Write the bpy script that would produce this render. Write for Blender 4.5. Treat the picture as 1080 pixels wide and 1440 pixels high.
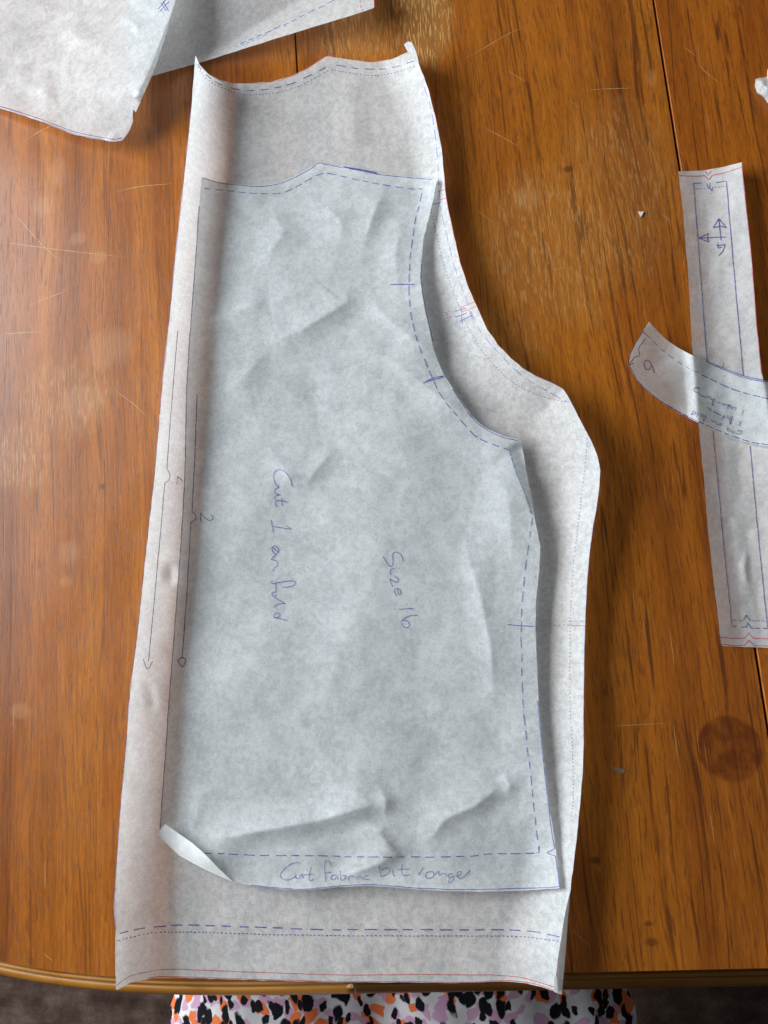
import bpy, bmesh, math, random
import numpy as np
from mathutils import Vector, Matrix
from mathutils.bvhtree import BVHTree
from mathutils.kdtree import KDTree
from mathutils.geometry import delaunay_2d_cdt

for o in list(bpy.data.objects): bpy.data.objects.remove(o)
scene = bpy.context.scene
COL = scene.collection
random.seed(4); RNG = np.random.default_rng(7)

# ------------------------------------------------------------------ camera
FPX = 1055.0; CH = 0.58                       # focal length in photo pixels, metres above the table top
ey = np.array([-452.0, 6008.0, -FPX]); ey /= np.linalg.norm(ey)
ex = np.array([6760.0, 694.0, FPX]); ex -= ey*ex.dot(ey); ex /= np.linalg.norm(ex)
ez = np.cross(ex, ey)
RW = np.array([ex, ey, ez])                   # camera -> world
CAM = np.array([0.0, 0.0, CH])
cd = bpy.data.cameras.new('camera'); cam = bpy.data.objects.new('camera', cd); COL.objects.link(cam)
cam.matrix_world = Matrix([list(RW[0])+[0], list(RW[1])+[0], list(RW[2])+[CH], [0, 0, 0, 1]])
cd.sensor_fit = 'VERTICAL'; cd.sensor_height = 36; cd.lens = 36*FPX/1440
cd.clip_start = 0.01; cd.clip_end = 50
scene.camera = cam

# ------------------------------------------------------------------ light
w = bpy.data.worlds.new('World'); scene.world = w; w.use_nodes = True
bg = w.node_tree.nodes['Background']; bg.inputs[0].default_value = (0.94, 0.97, 1.0, 1); bg.inputs[1].default_value = 0.08
def area(name, loc, target, sx, sy, power, col):
    l = bpy.data.lights.new(name, 'AREA'); l.shape = 'RECTANGLE'; l.size = sx; l.size_y = sy; l.energy = power; l.color = col
    o = bpy.data.objects.new(name, l); COL.objects.link(o); o.location = loc
    o.rotation_euler = (Vector(target)-Vector(loc)).to_track_quat('-Z', 'Y').to_euler()
    return o
area('window_light', (-1.70, 0.68, 0.82), (0, 0.05, 0), 1.6, 1.1, 105, (0.91, 0.965, 1.0))
area('ceiling_bounce', (-1.15, 0.35, 1.75), (-0.1, 0.0, 0), 1.3, 1.3, 3.5, (0.96, 0.98, 1.0))
scene.view_settings.view_transform = 'Standard'; scene.view_settings.look = 'None'
scene.view_settings.exposure = 0.0; scene.view_settings.gamma = 1.0
scene.view_settings.use_curve_mapping = False
scene.render.engine = 'CYCLES'
scene.cycles.max_bounces = 7; scene.cycles.diffuse_bounces = 4; scene.cycles.transmission_bounces = 6; scene.cycles.transparent_max_bounces = 12

# ------------------------------------------------------------------ helpers
def rays(uv):
    uv = np.atleast_2d(np.asarray(uv, float))
    d = np.stack([uv[:, 0]-540, -(uv[:, 1]-720), np.full(len(uv), -FPX)], 1)
    return d @ RW.T
def P(uv, z=0.0):                              # a photo point to the place at height z
    d = rays(uv); t = (np.asarray(z)-CH)/d[:, 2]
    return CAM + d*t[:, None]
def P1(u, v, z=0.0): return P([(u, v)], z)[0]

def tag(o, label=None, cat=None, group=None, kind=None):
    if label: o['label'] = label
    if cat: o['category'] = cat
    if group: o['group'] = group
    if kind: o['kind'] = kind
    return o
def empty(name, loc=(0, 0, 0)):
    o = bpy.data.objects.new(name, None); COL.objects.link(o); o.location = loc; o.empty_display_size = 0.02
    return o
def mesh_obj(name, verts, faces, mat, parent=None, smooth=True):
    me = bpy.data.meshes.new(name); me.from_pydata([tuple(map(float, v)) for v in verts], [], [tuple(map(int, f)) for f in faces]); me.update()
    if smooth:
        me.polygons.foreach_set('use_smooth', [True]*len(me.polygons))
    me.materials.append(mat)
    o = bpy.data.objects.new(name, me); COL.objects.link(o)
    if parent is not None:
        o.parent = parent; o.matrix_parent_inverse = Matrix.Translation(-Vector(parent.location))
    return o

def hash2(i, j, s):
    n = (i.astype(np.int64)*374761393 + j.astype(np.int64)*668265263 + s*1442695041) & 0x7fffffff
    n = ((n ^ (n >> 13))*1274126177) & 0x7fffffff
    return ((n ^ (n >> 16)) & 0xffff)/65535.0
def vnoise(x, y, s=0):                         # smooth value noise, -1..1
    xi = np.floor(x); yi = np.floor(y); fx = x-xi; fy = y-yi
    fx = fx*fx*fx*(fx*(fx*6-15)+10); fy = fy*fy*fy*(fy*(fy*6-15)+10)
    a = hash2(xi, yi, s); b = hash2(xi+1, yi, s); c = hash2(xi, yi+1, s); d = hash2(xi+1, yi+1, s)
    return ((a*(1-fx)+b*fx)*(1-fy)+(c*(1-fx)+d*fx)*fy)*2-1
def sstep(a, b, x):
    t = np.clip((x-a)/(b-a), 0, 1); return t*t*(3-2*t)

def poly_dist(uv, pl):                         # distance, signed side and position along a polyline
    uv = np.asarray(uv, float); pl = np.asarray(pl, float)
    best = np.full(len(uv), 1e9); side = np.ones(len(uv)); par = np.zeros(len(uv))
    seg = np.linalg.norm(np.diff(pl, axis=0), axis=1); tot = seg.sum(); acc = 0
    for i in range(len(pl)-1):
        a, b = pl[i], pl[i+1]; ab = b-a; L2 = ab.dot(ab)
        t = np.clip(((uv-a) @ ab)/L2, 0, 1); q = a+t[:, None]*ab; d = uv-q
        r = np.hypot(d[:, 0], d[:, 1]); m = r < best
        best[m] = r[m]; side[m] = np.sign(ab[0]*d[m, 1]-ab[1]*d[m, 0]); par[m] = (acc+t[m]*seg[i])/tot
        acc += seg[i]
    return best, side, par
def crease(uv, pl, a, wl, wr, taper=0.35, sharp=1.0):
    pl = np.asarray(pl, float); m_ = max(wl, wr); lo, hi = pl.min(0)-m_, pl.max(0)+m_; r = np.zeros(len(uv))
    k = np.nonzero((uv[:, 0] > lo[0]) & (uv[:, 0] < hi[0]) & (uv[:, 1] > lo[1]) & (uv[:, 1] < hi[1]))[0]
    if len(k) == 0: return r
    d, s, t = poly_dist(uv[k], pl)
    prof = np.clip(1-d/np.where(s < 0, wl, wr), 0, 1)**sharp
    r[k] = a*prof*np.minimum(sstep(0, taper, t), sstep(0, taper, 1-t))
    return r
class Facets:
    """crumpled paper: flat facets between random points of random height"""
    def __init__(self, pts, z):
        v, e, f, o1, o2, o3 = delaunay_2d_cdt([Vector(p) for p in pts], [], [], 0, 1e-6)
        self.p = np.array([tuple(q) for q in v]); self.z = np.array([z[o[0]] if o else 0.0 for o in o1]); self.f = [t for t in f if len(t) == 3]
    def __call__(self, uv):
        r = np.zeros(len(uv))
        for t in self.f:
            a, b, c = self.p[list(t)]; lo = np.minimum(np.minimum(a, b), c); hi = np.maximum(np.maximum(a, b), c)
            k = np.nonzero((uv[:, 0] >= lo[0]) & (uv[:, 0] <= hi[0]) & (uv[:, 1] >= lo[1]) & (uv[:, 1] <= hi[1]))[0]
            if len(k) == 0: continue
            q = uv[k]; D = (b[1]-c[1])*(a[0]-c[0])+(c[0]-b[0])*(a[1]-c[1])
            w1 = ((b[1]-c[1])*(q[:, 0]-c[0])+(c[0]-b[0])*(q[:, 1]-c[1]))/D; w2 = ((c[1]-a[1])*(q[:, 0]-c[0])+(a[0]-c[0])*(q[:, 1]-c[1]))/D; w3 = 1-w1-w2
            m = (w1 >= -1e-9) & (w2 >= -1e-9) & (w3 >= -1e-9); z = self.z[list(t)]
            r[k[m]] = w1[m]*z[0]+w2[m]*z[1]+w3[m]*z[2]
        return r

def resample(pl, step):
    pl = np.asarray(pl, float); seg = np.linalg.norm(np.diff(pl, axis=0), axis=1)
    s = np.concatenate([[0], np.cumsum(seg)]); n = max(2, int(round(s[-1]/step))+1)
    q = np.linspace(0, s[-1], n)
    return np.stack([np.interp(q, s, pl[:, 0]), np.interp(q, s, pl[:, 1])], 1)
def smooth_pl(pl, sub=8):                      # Catmull-Rom through the points
    p = np.asarray(pl, float)
    if len(p) < 3: return p
    q = np.vstack([2*p[0]-p[1], p, 2*p[-1]-p[-2]]); out = []
    for i in range(1, len(q)-2):
        for k in range(sub):
            t = k/sub
            out.append(0.5*((2*q[i])+(-q[i-1]+q[i+1])*t+(2*q[i-1]-5*q[i]+4*q[i+1]-q[i+2])*t*t+(-q[i-1]+3*q[i]-3*q[i+1]+q[i+2])*t**3))
    out.append(p[-1]); return np.array(out)
def inside(pts, poly):
    a = np.asarray(poly, float); b = np.roll(a, -1, 0); r = np.zeros(len(pts), bool)
    o = np.argsort(pts[:, 1]); ys = pts[o, 1]; xs = pts[o, 0]; q = np.zeros(len(pts), bool)
    for (x0, y0), (x1, y1) in zip(a, b):
        if y0 == y1: continue
        k0, k1 = np.searchsorted(ys, [min(y0, y1), max(y0, y1)])
        q[k0:k1] ^= xs[k0:k1] < (x1-x0)*(ys[k0:k1]-y0)/(y1-y0)+x0
    r[o] = q
    return r

class Sheet:
    """a paper sheet: outline traced on the photo, height in metres above the table for every point"""
    def __init__(self, name, outline, hfun, mat, parent, step=3.5, rough=0.5):
        ol = resample(np.vstack([outline, outline[:1]]), step)[:-1]
        ol = ol + np.stack([vnoise(ol[:, 0]/9, ol[:, 1]/9, 3), vnoise(ol[:, 0]/9, ol[:, 1]/9, 5)], 1)*rough
        lo, hi = ol.min(0), ol.max(0)
        gx, gy = np.meshgrid(np.arange(lo[0], hi[0], step), np.arange(lo[1], hi[1], step*0.9))
        gx = gx + (np.arange(gx.shape[0]) % 2)[:, None]*step/2
        g = np.stack([gx.ravel(), gy.ravel()], 1); g = g + RNG.uniform(-.12, .12, g.shape)*step
        g = g[inside(g, ol)]
        fine = resample(np.vstack([ol, ol[:1]]), step/3); kd = KDTree(len(fine))
        for i_, q_ in enumerate(fine): kd.insert((q_[0], q_[1], 0), i_)
        kd.balance(); g = g[np.array([kd.find((q_[0], q_[1], 0))[2] > step*0.55 for q_ in g], bool)]
        n = len(ol)
        pts = [Vector(p) for p in np.vstack([ol, g])]
        v, e, f, *_ = delaunay_2d_cdt(pts, [(i, (i+1) % n) for i in range(n)], [], 1, 1e-5)
        # keep only the triangles inside the outline
        uv = np.array([tuple(q) for q in v]); tri = np.array([t for t in f if len(t) == 3])
        cen = uv[tri].mean(1); tri = tri[inside(cen, ol)]
        a = uv[tri]; cr = (a[:, 1, 0]-a[:, 0, 0])*(a[:, 2, 1]-a[:, 0, 1])-(a[:, 1, 1]-a[:, 0, 1])*(a[:, 2, 0]-a[:, 0, 0])
        tri[cr > 0] = tri[cr > 0][:, ::-1]     # photo y runs down: face up
        self.h = hfun; W = P(uv, hfun(uv))
        self.obj = mesh_obj(name, W, tri, mat, parent)
        self.bvh = BVHTree.FromPolygons([Vector(p) for p in W], [tuple(map(int, t)) for t in tri])
        self.parent = parent
    def lay(self, uv, lift):
        out = []; d = rays(uv); miss = []
        for k in range(len(d)):
            dv = Vector(d[k]).normalized()
            hit = self.bvh.ray_cast(Vector(CAM), dv)
            if hit[0] is None:
                miss.append(k); out.append(dv)
            else: out.append(hit[0] - dv*lift)
        if miss:
            z = self.h(np.asarray(uv)[miss])
            for k, q in zip(miss, P(np.asarray(uv)[miss], z)): out[k] = Vector(q)-out[k]*lift
        return out
    def ink(self, name, lines, mat, width=1.2, dash=None, smooth=True, lift=0.00035, jit=0.25):
        """pen strokes lying on the sheet; lines: list of polylines in photo pixels"""
        V = []; F = []
        for pl in lines:
            pl = smooth_pl(pl) if smooth else np.asarray(pl, float)
            L = np.linalg.norm(np.diff(pl, axis=0), axis=1).sum()
            runs = []
            if dash is None: runs = [(0, L)]
            else:
                s = random.uniform(0, dash[1])
                while s < L-1:
                    dl = dash[0]*random.uniform(.75, 1.25); runs.append((s, min(L, s+dl))); s += dl+dash[1]*random.uniform(.75, 1.3)
            seg = np.linalg.norm(np.diff(pl, axis=0), axis=1); cs = np.concatenate([[0], np.cumsum(seg)])
            for (a, b) in runs:
                n = max(2, int((b-a)/2.2)+1); q = np.linspace(a, b, n)
                c = np.stack([np.interp(q, cs, pl[:, 0]), np.interp(q, cs, pl[:, 1])], 1)
                c = c + np.stack([vnoise(c[:, 0]/14, c[:, 1]/14, 11), vnoise(c[:, 0]/14, c[:, 1]/14, 12)], 1)*jit
                if dash: c = c+np.array([random.uniform(-.3, .3), random.uniform(-.3, .3)])
                t = np.gradient(c, axis=0); t /= np.maximum(np.linalg.norm(t, axis=1), 1e-6)[:, None]
                nr = np.stack([-t[:, 1], t[:, 0]], 1)
                ww = width*0.5*(1+0.25*vnoise(c[:, 0]/5, c[:, 1]/5, 9))
                A = self.lay(c+nr*ww[:, None], lift); B = self.lay(c-nr*ww[:, None], lift)
                o = len(V); V += A+B
                for k in range(n-1): F.append((o+k, o+k+1, o+n+k+1, o+n+k))
        return mesh_obj(name, V, F, mat, self.parent, smooth=False)
    def marks(self, name, lines, mat, width=1.2, **kw):          # separate strokes, each a part of its own
        for l in lines: self.ink(name, [l], mat, width, **kw)

# ------------------------------------------------------------------ materials
class NT:
    def __init__(self, name):
        self.m = bpy.data.materials.new(name); self.m.use_nodes = True; self.t = self.m.node_tree; self.t.nodes.clear()
    def n(self, typ, **kw):
        nd = self.t.nodes.new(typ)
        for k, v in kw.items():
            if k == 'i':
                for a, b in v.items(): self.put(nd.inputs[a], b)
            else: setattr(nd, k, v)
        return nd
    def put(self, sock, v):
        if isinstance(v, bpy.types.NodeSocket): self.t.links.new(v, sock)
        else: sock.default_value = v
    def math(self, op, a, b=0.0, c=0.0, clamp=False):
        nd = self.n('ShaderNodeMath', operation=op, use_clamp=clamp); self.put(nd.inputs[0], a); self.put(nd.inputs[1], b); self.put(nd.inputs[2], c); return nd.outputs[0]
    def mapr(self, x, a, b, c=0.0, d=1.0, smooth=True):
        nd = self.n('ShaderNodeMapRange', interpolation_type='SMOOTHSTEP' if smooth else 'LINEAR')
        for k, v in zip((0, 1, 2, 3, 4), (x, a, b, c, d)): self.put(nd.inputs[k], v)
        return nd.outputs[0]
    def mix(self, f, a, b, mode='MIX'):
        nd = self.n('ShaderNodeMix', data_type='RGBA', blend_type=mode)
        self.put(nd.inputs[0], f); self.put(nd.inputs[6], a if isinstance(a, bpy.types.NodeSocket) else (*a, 1)); self.put(nd.inputs[7], b if isinstance(b, bpy.types.NodeSocket) else (*b, 1))
        return nd.outputs[2]
    def noise(self, vec, scale, detail=3, rough=0.5, dist=0.0):
        nd = self.n('ShaderNodeTexNoise', i={'Vector': vec, 'Scale': scale, 'Detail': detail, 'Roughness': rough, 'Distortion': dist}); return nd.outputs[0]
    def mapping(self, vec, loc=(0, 0, 0), scale=(1, 1, 1), rot=(0, 0, 0)):
        nd = self.n('ShaderNodeMapping', i={'Vector': vec, 'Location': loc, 'Scale': scale, 'Rotation': rot}); return nd.outputs[0]
    def ramp(self, f, stops, interp='LINEAR'):
        nd = self.n('ShaderNodeValToRGB'); cr = nd.color_ramp; cr.interpolation = interp
        while len(cr.elements) < len(stops): cr.elements.new(0.5)
        for e, (p, c) in zip(cr.elements, stops): e.position = p; e.color = (*c, 1)
        self.put(nd.inputs[0], f); return nd.outputs[0]
    def out(self, sh):
        o = self.n('ShaderNodeOutputMaterial'); self.t.links.new(sh, o.inputs[0]); return self.m

def ellipse_mask(T, pos, cu, cv, ru, rv, nz, soft=0.35, ns=0.5):
    c = P1(cu, cv); rx = abs(P1(cu+ru, cv)[0]-c[0]); ry = abs(P1(cu, cv+rv)[1]-c[1])
    m = T.mapping(pos, loc=(-c[0]/rx, -c[1]/ry, 0), scale=(1/rx, 1/ry, 0))
    l = T.n('ShaderNodeVectorMath', operation='LENGTH', i={0: m}).outputs['Value']
    l = T.math('ADD', l, T.math('MULTIPLY', T.math('SUBTRACT', nz, 0.5), ns))
    return T.mapr(l, 1.0+soft*.4, 1.0-soft, 0, 1)

def moulding():
    T = NT('edge_lacquer')
    pos = T.n('ShaderNodeNewGeometry').outputs['Position']
    a = T.noise(T.mapping(pos, scale=(14, 300, 300)), 1.0, 3, 0.6); b_ = T.noise(pos, 25, 3)
    col = T.ramp(T.math('ADD', T.math('MULTIPLY', a, .6), T.math('MULTIPLY', b_, .4)), [(0.3, (0.24, 0.085, 0.012)), (0.5, (0.36, 0.150, 0.019)), (0.7, (0.44, 0.195, 0.028))])
    s = T.n('ShaderNodeBsdfPrincipled', i={'Base Color': col, 'Roughness': T.mapr(b_, .3, .7, .24, .4), 'IOR': 1.5})
    return T.out(s.outputs[0])
def wood(name, seed, tint=(1, 1, 1), edge=False, ringk=0.74, porek=0.44):
    T = NT(name)
    pos = T.n('ShaderNodeNewGeometry').outputs['Position']
    off = T.mapping(pos, loc=(seed*0.37, seed*0.91, seed*1.3))
    big = T.noise(T.mapping(off, scale=(6, 1.6, 6)), 1.0, 2)
    # the grain wanders a little from side to side
    wx = T.math('MULTIPLY', T.math('SUBTRACT', T.noise(T.mapping(off, scale=(14, 2.2, 1)), 1.0, 2), 0.5), 0.030)
    comb = T.n('ShaderNodeCombineXYZ', i={0: wx, 1: 0.0, 2: 0.0}).outputs[0]
    g = T.n('ShaderNodeVectorMath', operation='ADD', i={0: off, 1: comb}).outputs[0]
    band = T.noise(T.mapping(g, scale=(36, 1.1, 1)), 1.0, 3, 0.5)
    fib = T.noise(T.mapping(g, scale=(480, 26, 1)), 1.0, 4, 0.68)
    fib2 = T.noise(T.mapping(g, scale=(1300, 160, 1)), 1.0, 2, 0.6)
    pore = T.noise(T.mapping(g, scale=(760, 62, 1)), 1.0, 2, 0.5)
    pore_m = T.mapr(pore, 0.575, 0.63)
    ln = T.noise(T.mapping(g, scale=(50, 0.9, 1)), 1.0, 3, 0.5)
    ring = T.math('PINGPONG', T.math('MULTIPLY', ln, 7.0), 0.5)
    ring_m = T.mapr(ring, 0.085, 0.02)
    ring_m = T.math('MULTIPLY', ring_m, T.mapr(T.noise(T.mapping(g, scale=(260, 20, 1)), 1.0, 3), 0.36, 0.55))
    col = T.ramp(band, [(0.28, (0.165, 0.043, 0.0050)), (0.45, (0.275, 0.080, 0.0075)), (0.58, (0.350, 0.111, 0.0100)), (0.75, (0.230, 0.062, 0.0070))])
    col = T.mix(T.math('MULTIPLY', T.mapr(big, 0.35, 0.65), 0.30), col, (0.26, 0.072, 0.010))
    f1 = T.mapr(fib, 0.3, 0.7, 0.76, 1.20, False)
    col = T.mix(1.0, col, T.n('ShaderNodeCombineColor', i={0: f1, 1: f1, 2: f1}).outputs[0], 'MULTIPLY')
    f2 = T.mapr(fib2, 0.3, 0.7, 0.88, 1.1, False)
    col = T.mix(1.0, col, T.n('ShaderNodeCombineColor', i={0: f2, 1: f2, 2: f2}).outputs[0], 'MULTIPLY')
    col = T.mix(T.math('MULTIPLY', ring_m, ringk), col, (0.060, 0.017, 0.006))
    col = T.mix(T.math('MULTIPLY', pore_m, porek), col, (0.075, 0.022, 0.007))
    rough = T.math('ADD', T.mapr(T.noise(T.mapping(pos, scale=(9, 9, 9)), 1.0, 4), 0.35, 0.65, 0.27, 0.38), T.math('MULTIPLY', pore_m, 0.12))
    bump_h = T.math('SUBTRACT', T.math('MULTIPLY', fib, 0.5), T.math('ADD', pore_m, T.math('MULTIPLY', ring_m, 0.6)))
    if not edge:
        nz = T.noise(T.mapping(pos, scale=(38, 22, 1)), 1.0, 5, 0.62)
        fleck = T.mapr(T.noise(T.mapping(g, scale=(1000, 80, 1), loc=(3, 1, 0)), 1.0, 2, 0.5), 0.54, 0.61)
        # lacquer worn off: the flecks of bare wood show
        worn = None
        for e in [(595, 15, 42, 85, 1.0), (775, 345, 120, 125, 0.40), (870, 270, 90, 150, 0.28), (720, 470, 60, 60, .25), (95, 560, 75, 60, 0.30), (30, 640, 50, 60, 0.34), (15, 40, 60, 60, .2), (520, 40, 90, 60, .45)]:
            mk = T.math('MULTIPLY', ellipse_mask(T, pos, e[0], e[1], e[2], e[3], nz, 0.45, 0.9), e[4])
            worn = mk if worn is None else T.math('MAXIMUM', worn, mk)
        col = T.mix(T.math('MULTIPLY', worn, 0.60), col, (0.29, 0.135, 0.038))
        col = T.mix(T.math('MULTIPLY', worn, T.math('MULTIPLY', fleck, 0.72)), col, (0.58, 0.34, 0.11))
        # small pale scuffs
        sc = None
        for e in [(80, 240, 16, 24), (60, 290, 16, 16), (110, 335, 14, 10), (138, 362, 14, 10), (97, 775, 16, 20), (92, 818, 9, 8), (30, 1000, 14, 12), (742, 278, 22, 18), (915, 110, 9, 14), (115, 565, 34, 26), (150, 490, 40, 30)]:
            mk = ellipse_mask(T, pos, e[0], e[1], e[2], e[3], nz, 0.5, 1.0); sc = mk if sc is None else T.math('MAXIMUM', sc, mk)
        col = T.mix(T.math('MULTIPLY', sc, 0.13), col, (0.56, 0.34, 0.15))
        # the round mark a hot cup left, and a few dark spots
        st = ellipse_mask(T, pos, 1026, 1053, 47, 49, nz, 0.10, 0.24)
        stn = T.mapr(T.noise(T.mapping(pos, scale=(90, 60, 1), loc=(.4, .1, 0)), 1.0, 4, .6), 0.36, 0.62, 0.38, 0.82)
        col = T.mix(T.math('MULTIPLY', st, stn), col, (0.080, 0.017, 0.004))
        ds = None
        for e in [(799, 238, 8, 5), (912, 1299, 7, 5), (917, 1325, 10, 7), (838, 1210, 8, 6), (144, 684, 6, 5)]:
            mk = ellipse_mask(T, pos, e[0], e[1], e[2], e[3], nz, 0.6, 0.9); ds = mk if ds is None else T.math('MAXIMUM', ds, mk)
        col = T.mix(T.math('MULTIPLY', ds, 0.6), col, (0.06, 0.016, 0.006))
        # hair scratches all over, in two directions
        for k, (rot, th) in enumerate([(1.1, 0.80), (-0.75, 0.81), (1.55, 0.80)]):
            s = T.noise(T.mapping(pos, rot=(0, 0, rot), scale=(1300, 17, 1), loc=(k*5, k*3, 0)), 1.0, 1, 0.4)
            patch = T.mapr(T.noise(T.mapping(pos, scale=(16, 16, 1), loc=(k*7, 0, 0)), 1.0, 2), 0.45, 0.65)
            sm = T.math('MULTIPLY', T.mapr(s, th-.08, th), patch)
            col = T.mix(T.math('MULTIPLY', sm, 0.55), col, (0.62, 0.36, 0.14))
        dust = T.mapr(T.noise(T.mapping(pos, scale=(900, 900, 1)), 1.0, 1), 0.80, 0.84)
        col = T.mix(T.math('MULTIPLY', dust, 0.4), col, (0.6, 0.45, 0.3))
        rough = T.math('ADD', rough, T.math('MULTIPLY', worn, 0.16))
    col = T.mix(1.0, col, tint, 'MULTIPLY')
    bmp = T.n('ShaderNodeBump', i={'Strength': 0.10, 'Distance': 0.0005, 'Height': bump_h}).outputs[0]
    b = T.n('ShaderNodeBsdfPrincipled', i={'Base Color': col, 'Roughness': rough, 'Normal': bmp, 'IOR': 1.5, 'Specular IOR Level': 0.24})
    return T.out(b.outputs[0])

def paper(name, light=(0.885, 0.915, 0.92), dark=(0.62, 0.655, 0.665), seed=0, trans=0.49, clear=0.06, cloud=1.0, big=0.25):
    T = NT(name)
    pos = T.mapping(T.n('ShaderNodeNewGeometry').outputs['Position'], loc=(seed*1.7, seed*0.6, seed))
    c1 = T.noise(pos, 230, 6, 0.68, 0.4); c2 = T.noise(pos, 58, 4, 0.55, 0.5); c3 = T.noise(pos, 760, 3, 0.6)
    fibv = T.noise(T.mapping(pos, scale=(1500, 300, 400)), 1.0, 2, 0.6); fibh = T.noise(T.mapping(pos, scale=(300, 1500, 400)), 1.0, 2, 0.6)
    v = T.math('ADD', T.math('MULTIPLY', c1, 0.85-big), T.math('ADD', T.math('MULTIPLY', c2, big), T.math('MULTIPLY', c3, 0.30)))
    v = T.math('SUBTRACT', v, 0.075)
    v = T.math('ADD', v, T.math('MULTIPLY', T.math('SUBTRACT', T.math('ADD', fibv, fibh), 1.0), 0.22))
    f = T.mapr(v, 0.5-0.16/cloud, 0.5+0.15/cloud, 0, 1)
    col = T.mix(f, dark, light)
    bmp = T.n('ShaderNodeBump', i={'Strength': 0.25, 'Distance': 0.0004, 'Height': T.math('ADD', fibv, c1)}).outputs[0]
    d = T.n('ShaderNodeBsdfPrincipled', i={'Base Color': col, 'Roughness': 0.72, 'Normal': bmp, 'Specular IOR Level': 0.25})
    tr = T.n('ShaderNodeBsdfTranslucent', i={0: T.mix(0.5, col, light), 1: bmp})
    m1 = T.n('ShaderNodeMixShader', i={0: trans, 1: d.outputs[0], 2: tr.outputs[0]})
    tp = T.n('ShaderNodeBsdfTransparent', i={0: (1, 1, 1, 1)})
    m2 = T.n('ShaderNodeMixShader', i={0: clear, 1: m1.outputs[0], 2: tp.outputs[0]})
    return T.out(m2.outputs[0])

def ink(name, col, alpha=0.85):
    T = NT(name)
    pos = T.n('ShaderNodeNewGeometry').outputs['Position']
    a = T.mapr(T.noise(pos, 420, 3, 0.6), 0.3, 0.6, alpha*0.72, alpha)
    b = T.n('ShaderNodeBsdfPrincipled', i={'Base Color': (*col, 1), 'Roughness': 0.5, 'Alpha': a})
    return T.out(b.outputs[0])

def plain(name, col, rough=0.6, var=0.15, scale=60):
    T = NT(name)
    pos = T.n('ShaderNodeNewGeometry').outputs['Position']
    f = T.mapr(T.noise(pos, scale, 4), 0.3, 0.7, 1-var, 1+var, False)
    c = T.mix(1.0, col, T.n('ShaderNodeCombineColor', i={0: f, 1: f, 2: f}).outputs[0], 'MULTIPLY')
    b = T.n('ShaderNodeBsdfPrincipled', i={'Base Color': c, 'Roughness': rough})
    return T.out(b.outputs[0])

M_PAPER = paper('tracing_paper', seed=1, big=0.18, cloud=1.12)
M_PAPER2 = paper('tracing_paper_upper', seed=5, light=(0.885, 0.915, 0.925), dark=(0.58, 0.615, 0.63), big=0.32, cloud=1.05, trans=0.56)
M_PAPER3 = paper('tracing_paper_strip', seed=9, cloud=0.8)
M_FOLD = paper('folded_tracing_paper', seed=3, trans=0.26, clear=0.02, light=(0.90, 0.92, 0.925), dark=(0.76, 0.78, 0.785))
M_BLUE = ink('blue_ballpoint', (0.045, 0.045, 0.30)); M_BLUEPALE = ink('pale_blue_ballpoint', (0.16, 0.16, 0.46), 0.75)
M_DOT = ink('dotted_pencil', (0.10, 0.10, 0.26), 0.7); M_RED = ink('red_ballpoint', (0.50, 0.045, 0.075), 0.8)
M_VIOLET = ink('violet_ballpoint', (0.14, 0.07, 0.24), 0.75); M_NAVY = ink('navy_ballpoint', (0.045, 0.038, 0.24), 0.85)
M_PINK = ink('faded_red_ballpoint', (0.62, 0.20, 0.20), 0.6)

# ------------------------------------------------------------------ floor
def carpet():
    T = NT('brown_carpet')
    pos = T.n('ShaderNodeNewGeometry').outputs['Position']
    a = T.noise(pos, 22, 5, 0.65); b_ = T.noise(pos, 700, 2, 0.6); c_ = T.noise(T.mapping(pos, rot=(0, 0, .6), scale=(9, 40, 1)), 1.0, 4)
    v = T.math('ADD', T.math('MULTIPLY', a, 0.45), T.math('ADD', T.math('MULTIPLY', b_, 0.3), T.math('MULTIPLY', c_, 0.25)))
    col = T.ramp(v, [(0.38, (0.022, 0.012, 0.009)), (0.5, (0.060, 0.037, 0.029)), (0.62, (0.120, 0.086, 0.070))])
    bm = T.n('ShaderNodeBump', i={'Strength': 0.8, 'Distance': 0.006, 'Height': v}).outputs[0]
    s = T.n('ShaderNodeBsdfPrincipled', i={'Base Color': col, 'Roughness': 0.95, 'Normal': bm, 'Specular IOR Level': 0.1})
    return T.out(s.outputs[0])
FZ = -0.74
fl = mesh_obj('floor', [(-3, -3, FZ), (3, -3, FZ), (3, 3, FZ), (-3, 3, FZ)], [(0, 1, 2, 3)], carpet(), smooth=False)
tag(fl, kind='structure')

# ------------------------------------------------------------------ table
s1a, s1b = P1(412, 0), P1(498, 1390); SX1 = (s1a[0]+s1b[0])/2
s2a, s2b = P1(918, 0), P1(1079, 1030); SX2 = (s2a[0]+s2b[0])/2
e1, e2 = P1(497, 1399.5, -0.010), P1(1080, 1388.5, -0.010); SK = (e2[1]-e1[1])/(e2[0]-e1[0]); SX0 = (e1[0]+e2[0])/2; YB = (e1[1]+e2[1])/2
lf = [P1(u, v, -0.010) for u, v in ((260, 1402), (160, 1396), (0, 1372))]
for p_ in lf: p_[1] -= SK*(p_[0]-SX0)
print('seams', SX1, s1a[0]-s1b[0], SX2, s2a[0]-s2b[0], 'edge', YB, e1[1]-e2[1], 'leaf', [tuple(np.round(p, 4)) for p in lf])
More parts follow.
